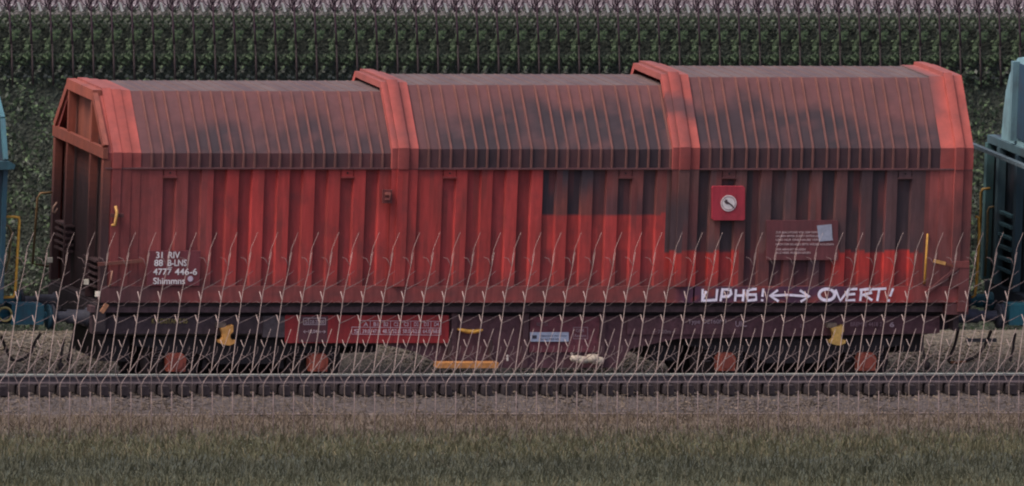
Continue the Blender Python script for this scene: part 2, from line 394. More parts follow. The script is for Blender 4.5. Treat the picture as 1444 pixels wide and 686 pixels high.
def hood(idx, label, bandpx, sheet, endband, ze, zt, y0, notches, recs):
    mbh = MB(); st = []
    def colf(x, py, kind, st_kind):
        px = PXE(x)
        if st_kind == 'band':
            c = band_paint(px, py, idx)
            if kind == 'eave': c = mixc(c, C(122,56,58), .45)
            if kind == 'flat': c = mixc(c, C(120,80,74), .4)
            return c
        if st_kind == 'rib':
            n = nz(px*.3, py*.03, idx*3.1)
            c = mixc(RIB, C(120,72,62), .5+n)
            if kind == 'flat': return C(96,74,70)
            return mixc(c, C(88,62,62), .55 if kind == 'eave' else .25*sst(165,190,py)+.25)
        c = roof_paint(px, py, idx, kind == 'flat')
        if kind == 'eave': c = mixc(roof_paint(px, 214, idx), C(100,56,58), (.4 if idx == 0 else .12)+.5*nz(px*.02, 8.8))
        return c
    for (a, b, off) in bandpx: st += [(XE(a), off, 'band'), (XE(b), off, 'band')]
    # ribs
    x_list = []; p = sheet[0]
    k = 0
    while p < sheet[1]-6:
        p += 20.0 if k % 7 == 3 else 15.6; k += 1
        if p < sheet[1]-6: x_list.append(XE(p))
    st.append((XE(sheet[0]), 0, 'sheet'))
    for x in x_list:
        st += [(x-.015, 0, 'rib'), (x-.012, .024, 'rib'), (x+.012, .024, 'rib'), (x+.015, 0, 'sheet')]
    st.append((XE(sheet[1]), 0, 'sheet'))
    for (a, b, off) in endband: st += [(XE(a), off, 'band'), (XE(b), off, 'band')]
    sweep(mbh, st, ze, zt, y0, colf, capl=.09, capr=.09)
    h = mbh.build('sliding_hood', M_ROOF, wag); 
    tag(h, label)
    # side panel below the gutter line
    sp = MB(); zt_ = ZS(238.5); zs = ZS(404); rows = 44
    ss = []       # (px, off, recessed)
    first = bandpx[0][0] if idx else 150
    last = endband[-1][1] if endband else sheet[1]
    for (a, b, off) in bandpx: ss += [(a, off*.8, 0), (b, off*.8, 0)]
    cur = bandpx[-1][1]
    ss.append((cur, .0, 0))
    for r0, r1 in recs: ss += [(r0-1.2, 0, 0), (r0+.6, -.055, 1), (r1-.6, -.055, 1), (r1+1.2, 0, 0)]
    e0 = endband[0][0] if endband else sheet[1]
    ss.append((e0, 0, 0))
    for (a, b, off) in endband: ss += [(a, off*.8, 0), (b, off*.8, 0)]
    # subdivide wide runs
    s2 = []
    for (a, oa, ra), (b, ob, rb) in zip(ss, ss[1:]):
        n = max(1, int((b-a)/6))
        for k in range(n): s2.append((a+(b-a)*k/n, oa+(ob-oa)*k/n, ra and rb))
    s2.append((ss[-1][0], ss[-1][1], 0))
    for (a, oa, ra), (b, ob, rb) in zip(s2, s2[1:]):
        for j in range(rows):
            za = zs+(zt_-zs)*j/rows; zb = zs+(zt_-zs)*(j+1)/rows
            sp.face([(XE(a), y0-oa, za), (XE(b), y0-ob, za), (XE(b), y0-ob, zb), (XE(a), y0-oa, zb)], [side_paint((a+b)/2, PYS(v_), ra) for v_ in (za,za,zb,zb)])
        # sill
        zb_, zt2 = ZB, zs
        for j in range(4):
            za = zb_+(zt2-zb_)*j/4; zb = zb_+(zt2-zb_)*(j+1)/4
            sp.face([(XE(a), y0-.028, za), (XE(b), y0-.028, za), (XE(b), y0-.028, zb), (XE(a), y0-.028, zb)], [sill_paint(u_, PYS(v_)) for u_, v_ in ((a,za),(b,za),(b,zb),(a,zb))])
        sp.face([(XE(a), y0-oa, zs), (XE(a), y0-.028, zs), (XE(b), y0-.028, zs), (XE(b), y0-ob, zs)][::-1], C(104,56,54))
    sp.face([(XE(s2[0][0]), y0-.028, ZB), (XE(s2[-1][0]), y0-.028, ZB), (XE(s2[-1][0]), y0+.09, ZB), (XE(s2[0][0]), y0+.09, ZB)][::-1], C(70,46,48))
    # closed tops of the recesses and the gutter strip
    for (r0, r1) in recs:
        deep = any(abs((r0+r1)/2-n_) < 8 for n_ in notches); zz = ZS(251) if deep else ZS(240)
        c_ = side_paint((r0+r1)/2-18, 248, 0)
        sp.face([(XE(r0), y0-.002, zz), (XE(r1), y0-.002, zz), (XE(r1), y0-.002, zt_), (XE(r0), y0-.002, zt_)], c_)
        sp.face([(XE(r0), y0-.002, zz), (XE(r0), y0+.05, zz), (XE(r1), y0+.05, zz), (XE(r1), y0-.002, zz)], c_)
        if deep:
            xm = XE((r0+r1)/2); sp.disc((xm, y0-.004, ZS(245)), (0,1,0), .014, .01, 8, C(40,30,34))
            pts_ = [(r0+1, 252.5)]; sp.box(XE(r0)-.012, XE(r1)+.012, y0-.02, y0-.003, zz-.012, zz+.012, mixc(c_, C(70,40,44), .5))
    sp.box(XE(first)+.001, XE(last)-.001, y0-.034, y0-.003, zt_-.010, zt_+.012, C(96,62,64))
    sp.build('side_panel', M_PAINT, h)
    return h
h1 = hood(0, 'left hood, lowest of the three', [(150,160,.012),(160.1,172.5,.045),(172.6,187,.028),(187.1,200.5,.012)], (200.5,561), [], ZS(217.5), 4.19, .05,
     [243,492], [(198+35.75*k, 215+35.75*k) for k in range(1, 10)])
h2 = hood(1, 'middle hood with black soot over its slope', [(553,561,.045),(561.1,576,.08),(576.1,590,.04)], (590,956), [], ZS(211), 4.285, .025,
     [636,884], [(592+35.4*k, 609.5+35.4*k) for k in range(10)][1:])
h3 = hood(2, 'right hood, tallest of the three', [(948,957,.045),(957.1,972,.08),(972.1,986,.04)], (986,1326), [(1326,1346,.02),(1346.1,1358,.075),(1358.1,1372,.035)], ZS(209), 4.405, 0,
     [1030,1275], [(985+35.45*k, 1003+35.45*k) for k in range(9)])

# left end: frame of posts and beams over a recessed wall
def end_frame():
    root = MB(); ze = ZS(217.5); zt = 4.20
    def mc(z): return mixc(C(60,40,42), C(132,70,56), sst(2.2, 3.9, z))  # darker downward: dirt plus the next wagon's shade put into the colour
    xf0, xf1 = X0-.03, X0+.03
    # recessed wall
    for j in range(32):
        for i in range(18):
            za, zb = ZB+(zt-.05-ZB)*j/32, ZB+(zt-.05-ZB)*(j+1)/32; ya, yb = .06+(W-.12)*i/18, .06+(W-.12)*(i+1)/18
            zm, ym = (za+zb)/2, (ya+yb)/2
            if zm > ze:
                t = (zm-ze)/(zt-ze)*DR
                ya, yb = max(ya, t+.02), min(yb, W-t-.02)
                if ya >= yb: continue
            n = nz(ym*2.2, zm*.6, 3)
            c = mixc(C(40,28,32), C(150,84,66), sst(2.6, 3.7, zm+.5*n)); c = mixc(c, C(66,44,44), .45*sst(-.1,.4,nz(ym*3.1, zm*.4, 8)))  # lit top and shaded foot painted in, along with real dirt
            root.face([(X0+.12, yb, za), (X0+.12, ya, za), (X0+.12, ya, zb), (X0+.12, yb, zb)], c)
    e = root.build('end_wall', M_PAINT, wag)
    def member(name, fn):
        b = MB(); fn(b); return b.build(name, M_PAINT, e)
    def post(y, zt_, wd=.10):
        def f(b):
            n = 24
            for k in range(n):
                za, zb = ZB+(zt_-ZB)*k/n, ZB+(zt_-ZB)*(k+1)/n
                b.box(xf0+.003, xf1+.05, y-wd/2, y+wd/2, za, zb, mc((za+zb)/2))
        return f
    member('post', post(.06+.02, ze-.095, .11)); member('post', post(W-.08, ze-.095, .11))
    member('post', post(DR+.06, zt-.14, .06)); member('post', post(W-DR-.06, zt-.14, .06))
    member('crossbeam', lambda b: b.box(xf0-.01, xf1, .01, W-.01, ze-.075, ze+.075, C(122,66,54)))
    member('crossbeam', lambda b: b.box(xf0-.01, xf1+.06, DR-.02, W-DR+.02, zt-.14, zt+.01, C(142,74,60)))
    for s in (0, 1):
        y_a, y_b = (.06, DR) if s == 0 else (W-.06, W-DR)
        member('rafter', lambda b: b.bar((X0, y_a, ze+.09), (X0, y_b+(.02 if s==0 else -.02), zt-.05), .09, .075, C(132,70,58), (0,0,1)))
    # lower steps and grilles of the end
    for k in range(5):
        member('end_rung', lambda b: b.box(X0-.02, X0+.10, .3, 1.0, 1.45+.09*k, 1.48+.09*k, C(62,46,48)))
        member('end_rung', lambda b: b.box(X0-.02, X0+.10, 1.9, 2.5, 1.75+.09*k, 1.78+.09*k, C(62,46,48)))
    return e
ew = end_frame()
# right end wall, mostly out of sight
mb = MB(); zer, ztr = ZS(209), 4.40
mb.prism([(.03,ZB),(W-.03,ZB),(W-.03,zer),(W-DR,ztr),(DR,ztr),(.03,zer)], 'x', X1-.2, X1-.1, C(96,52,52)); mb.build('end_wall', M_PAINT, wag)
# right corner fittings
mb = MB(); pbox(mb, 1344, 369, 1367, 378, -.075, .06, C(112,58,56)); pbox(mb, 1352, 378, 1366, 440, -.068, .05, C(104,56,56))
mb.bar(P(1306,414,-.05), P(1350,377,-.05), .05, .04, C(98,56,56), (0,1,0)); mb.build('corner_bracket', M_PAINT, wag)
mb = MB(); pbox(mb, 1334, 428, 1366, 444, -.02, .3, C(92,54,56)); mb.build('corner_step', M_PAINT, wag)
mb = MB(); mb.tube([P(1308,331,-.01), P(1308,331,-.08), P(1304,398,-.08), P(1303,400,-.01)], .017, 7, C(176,128,52)); mb.build('handrail', M_YELLOW, wag)
mb = MB(); mb.bar(P(1317,368,-.07), P(1333,372,-.07), .03, .045, C(196,146,84), (0,1,0)); mb.bar(P(1333,372,-.05), P(1346,376,-.05), .025, .03, C(120,70,56)); mb.build('locking_lever', M_YELLOW, wag)
# left corner fittings
mb = MB(); mb.tube([P(163,291,-.06), P(165,300,-.1), P(162,318,-.1), P(158,318,-.06)], .022, 7, C(178,134,76)); mb.bar(P(156,304,-.03), P(174,304,-.03), .04, .05, C(84,50,50)); mb.build('locking_lever', M_YELLOW, wag)
mb = MB(); mb.bar(P(138,373,-.04), P(201,368,-.04), .03, .045, C(112,66,56)); mb.build('locking_bar', M_PAINT, wag)
mb = MB(); mb.tube([P(158,383,-.02), P(158,383,-.07), P(155,404,-.07), P(153,404,-.02)], .014, 6, C(140,100,84)); mb.build('grab_handle', M_STEEL, wag)
mb = MB(); mb.bar(P(143,441,-.06), P(151,429,-.06), .03, .06, C(150,104,78)); mb.build('lashing_eye', M_STEEL, wag)
for (x, y, Y_) in ((138,415,-.06),(122,398,.55),(71,367,2.3)):
    mb = MB(); pbox(mb, x-3.2, y-3.6, x+3.2, y+3.6, Y_, .03, C(214,206,190)); 
    b = mb; 
    o = mb.build('tail_lamp_bracket', M_LETTER, wag)
# handrails at the far left corner
mb = MB(); mb.tube([P(73,272,2.6), P(57,273,2.5), P(53,279,2.5), P(46,372,2.5), P(68,376,2.6)], .018, 6, C(112,88,58)); mb.build('handrail', M_YELLOW, wag)
mb = MB(); mb.tube([P(80,286,2.0), P(75,293,1.95), P(74,299,1.95), P(77,301,1.95), P(81,294,2.0)], .014, 6, C(150,120,104)); mb.build('grab_handle', M_STEEL, wag)
# lock box between hoods
mb = MB(); pbox(mb, 540, 268, 553, 287, -.075, .05, C(98,48,48)); pbox(mb, 543.5, 272, 551, 275.5, -.10, .03, C(146,84,76)); pbox(mb, 543.5, 280, 550, 282.5, -.10, .03, C(120,66,62)); pbox(mb, 549, 275.5, 551, 280, -.1, .03, C(120,66,62))
mb.build('hood_lock', M_PAINT, wag)

# plates on the side
def plate(name, px0, py0, px1, py1, Y, col, parent=wag, m=M_PAINT, bev=2, th=.02):
    z = [(px0+bev,py0),(px1-bev,py0),(px1,py0+bev),(px1,py1-bev),(px1-bev,py1),(px0+bev,py1),(px0,py1-bev),(px0,py0+bev)]
    mb = MB(); mb.prism(ppoly([(x, y) for x, y in z], Y), 'y', Y, Y+th, col); return mb.build(name, m, parent)
FONT = None
def text(body, px, py, wpx, hpx, Y, col, parent, name='lettering', m=None, bold=0.0):
    cu_ = bpy.data.curves.new('t', 'FONT'); cu_.body = body; cu_.size = 1; cu_.extrude = .004; cu_.offset = bold
    ob = bpy.data.objects.new('t', cu_); COL.objects.link(ob)
    me = bpy.data.meshes.new_from_object(ob.evaluated_get(bpy.context.evaluated_depsgraph_get()))
    bpy.data.objects.remove(ob)
    vs = [v.co.copy() for v in me.vertices]; x0 = min(v.x for v in vs); x1 = max(v.x for v in vs); y0 = min(v.y for v in vs); y1 = max(v.y for v in vs)
    o0 = P(px, py, Y); sx = wpx/LX/(x1-x0); sz = hpx/UY/(y1-y0); mb = MB()
    for f in me.polygons: mb.face([(o0.x+(vs[i].x-x0)*sx, Y-vs[i].z*.4, o0.z+(vs[i].y-y0)*sz) for i in f.vertices], col)
    bpy.data.meshes.remove(me)
    return mb.build(name, m or M_LETTER, parent)
def strokes(lst, Y, wpx, col, parent, name, m=None, alt=True):
    """painted strokes: flat ribbons with round joints, 2 mm proud"""
    mb = MB(); k = 0; half = wpx/100/2
    for pl in lst:
        Yk = Y - .0006*k; k += 1
        pts = [P(x, y, Yk) for x, y in pl]; L_ = []; R_ = []
        for i, p in enumerate(pts):
            a = pts[max(i-1,0)]; b = pts[min(i+1,len(pts)-1)]; d = (b-a); d.y = 0; d.normalize()
            nrm = Vector((-d.z, 0, d.x)); h_ = half*(1 if 0 < i < len(pts)-1 else .75)
            L_.append(p+nrm*h_); R_.append(p-nrm*h_)
        for i in range(len(pts)-1): mb.face([R_[i], R_[i+1], L_[i+1], L_[i]], col)
    return mb.build(name, m or M_LETTER, parent)
def arc(cx, cy, rx, ry, a0, a1, n=14): return [(cx+rx*math.cos(R(a0+(a1-a0)*i/n)), cy+ry*math.sin(R(a0+(a1-a0)*i/n))) for i in range(n+1)]

WHITE = C(212,205,208)
pl = plate('emblem_plate', 1004.5, 263, 1050.5, 311, -.075, C(158,48,62), th=.06)
tag(pl, 'raised crimson plate carrying a round white emblem')
mb = MB(); c0 = P(1027.5, 287, -.082); mb.disc((c0.x,-.080,c0.z), (0,1,0), .115, .008, 28, C(206,196,196)); em = mb.build('emblem_disc', M_LETTER, pl)
strokes([arc(1027.5,287,9.3,9.3,0,360,26)], -.086, 1.0, C(150,110,116), pl, 'emblem_ring')
strokes([[(1022,284),(1027,286),(1032,290),(1035,294)],[(1021.5,283.5),(1023.5,286.5),(1026,288)],[(1025,282),(1025.5,286)],[(1023,281.5),(1026,287),(1029,288)]], -.0868, 2.0, C(74,56,62), pl, 'emblem_mark')
nb = plate('notice_board', 1081, 311, 1182, 367, -.03, C(100,54,58), th=.025, bev=1)
tag(nb, 'brown notice board with rows of small white writing')
for i, (t_, x1) in enumerate((('ZUR BEACHTUNG VOR DEM OEFFNEN', 1160), ('HAUBEN IMMER ZUERST ENTRIEGELN', 1158), ('UND NUR EINE HAUBE VERSCHIEBEN', 1175), ('NACH DEM BELADEN BITTE WIEDER SCHLIESSEN', 1176), ('VOR ABFAHRT PRUEFEN', 1136), ('ALLE HEBEL MUESSEN LIEGEN', 1143))):
    y_ = (329.5,334.7,340,346.3,353.6,358.2)[i]
    text(t_, 1094, y_, x1-1094, 3.0, -.033, C(176,150,152), nb, bold=.012)
mb = MB(); mb.prism(ppoly([(1152,318.5),(1172.5,316.5),(1174,339),(1155,341)], -.037), 'y', -.041, -.036, C(150,152,168)); mb.build('pasted_label', M_LETTER, nb)

for t_, x, y, wd, h_ in (('31', 220, 364.5, 9, 9), ('RIV', 237.5, 364.5, 16, 9), ('88', 217.5, 375.5, 12, 9), ('B-LNS', 236.5, 375.5, 26.5, 9), ('4777', 216, 388, 25.5, 9), ('446-6', 246.5, 388, 31, 9), ('Shimmns', 216, 401, 44.5, 9)):
    text(t_, x, y, wd, h_, -.018, WHITE, wag, bold=.012)
c0 = P(268.5, 393.5, -.02); mb = MB(); mb.disc((c0.x,-.018,c0.z), (0,1,0), .04, .006, 16, C(176,160,176)); mb.build('paint_dot', M_LETTER, wag)
mb = MB()
pnl = ppoly([(209,354),(283,354),(281,403),(207,403)], -.006)
mb.prism(pnl, 'y', -.012, .02, C(106,50,57)); mb.build('number_panel', M_PAINT, wag)
strokes([[(237,377.5),(243,377.5)]], -.018, 1.0, WHITE, wag, 'lettering')

# graffiti along the sill
gy = -.034
G = [[(991,409),(990,425.5),(1010,424.5),(1011.5,409)], [(996,412),(990,425)], [(1016,426.5),(1019,409.5),(1030,410),(1031,416),(1027,419.5),(1017,420)],
     [(1038,409.5),(1036.5,426.5)], [(1049,409.5),(1047.5,426.5)], [(1037,418.5),(1048,418)],
     [(1067,409),(1056,410),(1054.5,417),(1066,417),(1066.5,424),(1054,425.5)], [(1054.5,410),(1053.5,424)], [(1076.5,408.5),(1075,420)], [(1075,423.5),(1074.6,426.5)],
     [(1097,410.5),(1086,418.5),(1098,426.5)], [(1086,418.5),(1112,417.5)], [(1113,417.5),(1140,419.5)], [(1128,411),(1141,419.5),(1129,427)],
     arc(1166,417,11,8,-60,300,18), [(1178,410),(1185,425.5),(1197,409.5)], [(1197,409.5),(1193.5,425),(1206,424.5)], [(1196,409.5),(1209,409)], [(1195,417),(1206,416)],
     [(1213,426),(1215,410)], [(1212,410.5),(1227,409),(1229,414),(1215,418)], [(1218,417),(1230,425)], [(1228,409.5),(1250,408.5)], [(1240,409),(1237,426)],
     [(1259.5,408),(1255,419.5)], [(1253.5,423.5),(1253,427)]]
G = [[(x, y-1.2) for x, y in s_] for s_ in G]
gf = strokes(G, gy, 4.5, C(226,216,232), wag, 'graffiti'); tag(gf, 'white hand painted graffiti lettering with a double arrow')

# underframe
UND = C(70,55,60); UND2 = C(92,60,66)
mb = MB(); xa, xb = XA(140,0,1), XA(1352,0,1)
pbox(mb, 128, 432.5, 1345, 441, .12, .2, C(88,66,70)); mb.box(xa, xb, .1, W-.1, ZB-.06, ZB-.01, C(50,40,44)); mb.box(xa+.05, xb-.05, .34, .40, ZS(470), ZB-.062, C(48,38,44)); mb.build('floor_beam', M_STEEL, wag)
mb = MB()
Ys = .22
mb.prism(ppoly([(130,447),(412,447),(412,471),(130,471)], Ys), 'y', Ys, Ys+.16, UND)
mb.prism(ppoly([(412,446.5),(1325,446.5),(1325,470),(955,478),(890,492),(868,519),(640,519),(615,512),(585,496),(545,487),(505,484),(412,484)], Ys+.03), 'y', Ys+.03, Ys+.14, UND2)
mb.prism(ppoly([(150,471),(1320,471),(1320,447),(150,447)][::-1], 2.3), 'y', 2.3, 2.45, UND)
mb.build('solebar', M_STEEL, wag)
mb = MB(); pbox(mb, 371, 446, 407, 476, Ys-.04, .05, C(78,68,72)); mb.build('equipment_box', M_STEEL, wag)
for x in (741, 849, 640):
    mb = MB(); pbox(mb, x-4, 442, x+4, 519, Ys-.03, .05, C(84,58,62)); mb.build('frame_post', M_STEEL, wag)
mb = MB(); pbox(mb, 747, 447, 845, 497, Ys-.01, .03, C(112,60,68)); pbox(mb, 885, 449, 1045, 472, Ys-.01, .03, C(100,66,72)); mb.build('solebar_panel', M_STEEL, wag)
lp = plate('load_table_plate', 402, 445, 633, 484, Ys-.05, C(150,46,48), bev=1); tag(lp, 'red plate with a white load table of letters and figures')
mb = MB(); pbox(mb, 421, 446, 462, 483, Ys-.054, .003, C(92,54,60)); mb.build('painted_patch', M_PAINT, lp)
PK = C(206,176,184)
def lines(lst, Y, wpx, col, parent, name='ruled_lines'): return strokes(lst, Y, wpx, col, parent, name)
Yl = Ys-.058
gl = [[(508,452.5),(622,453.5)], [(496,461.5),(622,463)], [(496,471.5),(621,473)], [(508,452.5),(508,471.5)], [(496,461.5),(496,471.5)]] + [[(508+14.25*k,453),(507.5+14.25*k,472.5)] for k in range(1,9)]
lines(gl, Yl, .9, PK, lp)
for k, t_ in enumerate(('A','B1','B2','C2','C3','D2','D3','D4')): text(t_, 512.5+14.25*k, 460.3, 6.5, 5.6, Yl, PK, lp, bold=.01)
for k, t_ in enumerate(('S','39.0','47.0','48.5','52.0','58.0','62.0','64.0','68.0')): text(t_, (499 if k == 0 else 496.5+14.25*k), 470.2, 7 if k == 0 else 10.5, 5.6, Yl, PK, lp, bold=.012)
lines([[(428,449),(459,449)],[(428,458),(459,458)],[(428,449),(428,458)],[(459,449),(459,458)],[(435,449),(435,458)]], Yl, 1.2, C(180,160,166), lp)
text('DB 22300', 437, 456.6, 20, 5, Yl, C(180,160,166), lp, bold=.01); text('S', 429.8, 456.6, 3.5, 5, Yl, C(180,160,166), lp)
text('12,04m', 435, 470.5, 17, 5, Yl, C(186,164,168), lp, bold=.01)
lines([[(428,468),(434,468)],[(430.5,466),(428,468),(430.5,470)],[(453,468),(459,468)],[(456.5,466),(459,468),(456.5,470)]], Yl, .9, C(186,164,168), lp)
# pale label, small frame and other markings on the solebar
lb = plate('tank_label', 748, 469, 802, 482, Ys-.04, C(170,176,196), bev=.5, m=M_LETTER)
mb = MB(); pbox(mb, 750.5, 473, 757, 478, Ys-.043, .003, C(66,62,74)); mb.build('printed_block', M_LETTER, lb)
text('Eigentum der Bahn', 762, 475.5, 37, 3, Ys-.043, C(90,88,104), lb); text('Service 0800 446', 762, 479.6, 26, 2.4, Ys-.043, C(90,88,104), lb)
Yp = Ys-.018
lines([[(808,462),(829,462)],[(808,478),(829,478)],[(808.4,462),(808.4,478)],[(828.6,462),(828.6,478)]], Yp, 1.0, C(160,134,142), wag)
text('GPR', 812, 468.6, 12, 4.4, Yp, C(168,140,148), wag); text('Revision', 810.5, 475.6, 16, 4, Yp, C(168,140,148), wag)
text('REV 03', 757, 460, 15, 5, Yp, C(120,98,104), wag)
text('7.20m', 928, 470.4, 18, 5, Yp, C(150,128,132), wag); lines([[(921,468),(926,468)],[(948,468),(952,468)]], Yp, .9, C(140,118,122), wag)
text('Type DE160M1', 970, 458.5, 54, 8, Yp, C(172,144,152), wag, bold=.012); text('UIC', 1037, 461, 16, 8, Yp, C(172,144,152), wag, bold=.012)
text('BREMSE 4418 2', 1199, 460.5, 45, 6, Yp, C(136,106,114), wag, bold=.012); text('6', 1254.5, 461.5, 6.5, 7, Yp, C(176,150,158), wag, bold=.03)
text('K 8 DISTANZ 05', 214, 456.5, 50, 7, Yp, C(134,118,70), wag, bold=.014); text('2 0', 1128, 462, 7, 4.5, Yp, C(130,108,116), wag)
# yellow fittings
mb = MB(); p0 = [(645,464.5),(652,466),(660,467.8),(668,468),(676,467),(681,465.5)]
mb.tube([P(x, y, .14) for x, y in p0], [.012,.026,.03,.03,.026,.012], 7, C(214,158,72)); mb.bar(P(650,466,.16), P(650,466,.24), .03, .03, C(120,80,50)); mb.bar(P(676,467,.16), P(676,467,.24), .03, .03, C(120,80,50)); mb.build('brake_handle', M_YELLOW, wag)
mb = MB(); pbox(mb, 617, 512, 703, 519.5, -.02, .2, C(184,126,74)); fb = mb.build('footboard', M_YELLOW, wag)
mb = MB(); pbox(mb, 632, 480, 636, 512, .18, .04, C(70,52,52)); pbox(mb, 690, 480, 694, 512, .18, .04, C(70,52,52)); mb.build('hanger', M_STEEL, fb)
for cx, cl_, cap in ((320, C(190,138,78), C(96,84,78)), (1181, C(196,156,88), C(120,104,92))):
    mb = MB(); o_ = []
    for (x, y) in ((-8,464),(-2,462),(9,459),(9,468),(5,472),(5,477),(9,481),(12,480),(11,484.5),(4,487.5),(-4,486.5),(-11,484),(-12,480),(-8,481),(-5,477),(-5,472)): o_.append((cx+x, y))
    mb.prism(ppoly(o_[::-1], .08), 'y', .08, .2, cl_); j = mb.build('jacking_bracket', M_YELLOW, wag)
    mb = MB(); pbox(mb, cx-14, 456, cx-1, 462.5, .12, .1, cap); mb.build('bracket_cap', M_STEEL, j)
# brake changeover weights, white valve
mb = MB()
for (x, y, r_) in ((813,506,.05),(822,508,.055),(836,506,.07),(843,509,.06)): p = P(x, y, .1); mb.lathe(p, (1,0,0), [(-.10,.0),(-.08,r_*.8),(0,r_),(.07,r_*.85),(.10,0)], 9, C(178,164,148))
mb.bar(P(806,498,.12), P(808,506,.12), .025, .025, C(196,182,168)); mb.build('changeover_lever', M_LETTER, wag)
mb = MB(); mb.bar(P(715.5,501,.1), P(715.5,509,.1), .03, .02, C(206,196,190)); mb.build('valve_tag', M_LETTER, wag)
mb = MB(); pc = P(762, 508, .9); mb.lathe((pc.x, 1.2, .62), (1,0,0), [(-.7,0),(-.66,.16),(.66,.16),(.7,0)], 14, C(50,42,46)); mb.build('air_tank', M_STEEL, wag)
# bogies
def bogie(cxa, cxb, label):
    ax = [P(cxa, 512, .35).x, P(cxb, 512, .35).x]; xm = sum(ax)/2; z = .40
    root = MB(); D_ = C(42,35,38)
    for Yb in (.40, W-.52):
        root.prism([(ax[0]-.62,.62),(ax[0]-.55,.74),(xm-.5,.76),(xm-.35,.70),(xm+.35,.70),(xm+.5,.76),(ax[1]+.55,.74),(ax[1]+.62,.62),(ax[1]+.3,.58),(ax[1]+.14,.5),(ax[1]-.3,.52),(xm+.4,.36),(xm-.4,.36),(ax[0]+.3,.52),(ax[0]-.14,.5),(ax[0]-.3,.58)], 'y', Yb, Yb+.12, D_)
    root.box(xm-.3, xm+.3, .45, W-.45, .5, .8, D_)
    root.box(ax[0]-.8, ax[1]+.75, 1.1, 1.5, .42, .72, D_)
    root.box(ax[0]-.55, ax[1]+.5, 1.22, 1.3, .08, .42, D_)
    root.box(ax[0]-1.05, ax[0]-.62, .55, 2.0, .38, .74, D_); root.box(ax[1]+.6, ax[1]+.92, .55, 2.0, .5, .74, D_)
    root.bar((ax[0]-.9,.36,.79), (ax[1]+.9,.36,.79), .05, .03, C(84,74,66))
    b = root.build('bogie', M_STEEL, wag); tag(b, label)
    for x in ax:
        for Yw in (.60, 2.10):
            w_ = MB(); w_.lathe((x, Yw, z), (0,1,0), [(-.07,.02),(-.07,.16),(-.03,.18),(-.03,.33),(-.07,.35),(-.07,.398),(.05,.405),(.06,.43),(.08,.43),(.08,.02)], 36, C(52,42,42)); w_.build('wheel', M_STEEL, b)
        w_ = MB(); w_.disc((x, 1.35, z), (0,1,0), .08, 1.5, 12, C(52,42,42)); w_.build('axle', M_STEEL, b)
        a_ = MB(); a_.prism([(x-.13,z-.13),(x+.13,z-.13),(x+.14,z+.05),(x+.09,z+.12),(x-.09,z+.12),(x-.14,z+.05)], 'y', .27, .42, C(152,76,60)); a_.disc((x,.265,z-.01),(0,1,0),.09,.03,16,C(138,68,56)); a_.build('axle_box', M_PAINT, b)
        for s_ in (-1, 1):
            sp_ = MB(); pth = [(x+s_*.23+.055*math.cos(t*.9), .44+.055*math.sin(t*.9), .36+.0062*t) for t in range(0, 36)]
            sp_.tube(pth, .016, 5, C(62,54,56)); sp_.build('spring', M_STEEL, b)
    for bx, sg in ((ax[0]+.48, 1), (ax[1]-.48, -1)):
        mb_ = MB(); mb_.prism([(bx-.04,.28),(bx+.04,.28),(bx+.02,.6),(bx-.02,.6)], 'y', .5, .66, C(44,36,40)); mb_.build('brake_shoe', M_STEEL, b)
bogie(247, 447, 'left bogie'); bogie(1022, 1220, 'right bogie')
# buffers, hooks and hoses
def buffer_(parent, x0, x1, Y, z, col, headcol, face=-1):
    """plunger from the beam x0 to the face x1"""
    d = 1 if x1 > x0 else -1; L_ = abs(x1-x0); mb = MB()
    mb.lathe((x0, Y, z), (d,0,0), [(0,.13),(.03,.13),(.04,.10),(L_*.55,.10),(L_*.56,.075),(L_-.04,.075)], 18, col); b = mb.build('buffer', M_STEEL, parent)
    mb = MB(); mb.lathe((x1, Y, z), (-d,0,0), [(0,.0),(.0,.17),(.035,.18),(.05,.16),(.06,.07)], 20, headcol); mb.build('buffer_head', M_STEEL, b)
zbuf = 1.02; xc = XA(71, .5, zbuf)
mb = MB(); mb.box(XE(150)-.05, XE(150)+.1, .1, W-.1, .86, 1.24, C(52,44,48)); mb.build('headstock', M_STEEL, wag)
mb = MB(); mb.box(XE(1366)-.1, XE(1366)-.02, .1, W-.1, .86, 1.24, C(60,46,48)); mb.build('headstock', M_STEEL, wag)
for Yb in (.5, 2.2): buffer_(wag, XE(150)-.05, xc, Yb, zbuf, C(60,60,70), C(50,50,58)); 
xr = XA(1410, .5, zbuf)
for Yb in (.5, 2.2): buffer_(wag, XE(1366)-.02, xr, Yb, zbuf, C(60,60,72), C(50,52,62))
def coupling(x0, x1, name_parent):
    mb = MB(); z = .98; mb.bar((x0, W/2, z), (x0+(x1-x0)*.3, W/2, z), .09, .07, C(50,44,46)); mb.tube([(x0+(x1-x0)*.3, W/2, z+.06), (x0+(x1-x0)*.5, W/2, z-.06), (x1, W/2, z)], .03, 8, C(46,40,44)); return mb.build('coupling_hook', M_STEEL, name_parent)
coupling(XE(150)-.05, xc+.05, wag); coupling(XE(1366)-.02, xr-.05, wag)
def hose(pts, Y, r_, col, parent):
    mb = MB(); q = [P(x, y, Y) for x, y in pts]; s_ = []
    for i in range(len(q)-1):
        a, b, c, d = q[max(i-1,0)], q[i], q[i+1], q[min(i+2, len(q)-1)]
        for k in range(5):
            t = k/5; s_.append(.5*((2*b)+(c-a)*t+(2*a-5*b+4*c-d)*t*t+(3*b-a-3*c+d)*t**3))
    s_.append(q[-1]); mb.tube(s_, r_, 7, col); return mb.build('brake_hose', M_RUBBER, parent)
hose([(2,474),(6,486),(14,504),(22,509),(34,506),(44,496),(50,482),(58,470)], 1.0, .022, C(46,38,38), wag)
hose([(104,470),(100,490),(97,504)], .7, .02, C(42,36,38), wag); hose([(90,478),(87,500),(85,512)], .6, .018, C(44,36,38), wag)
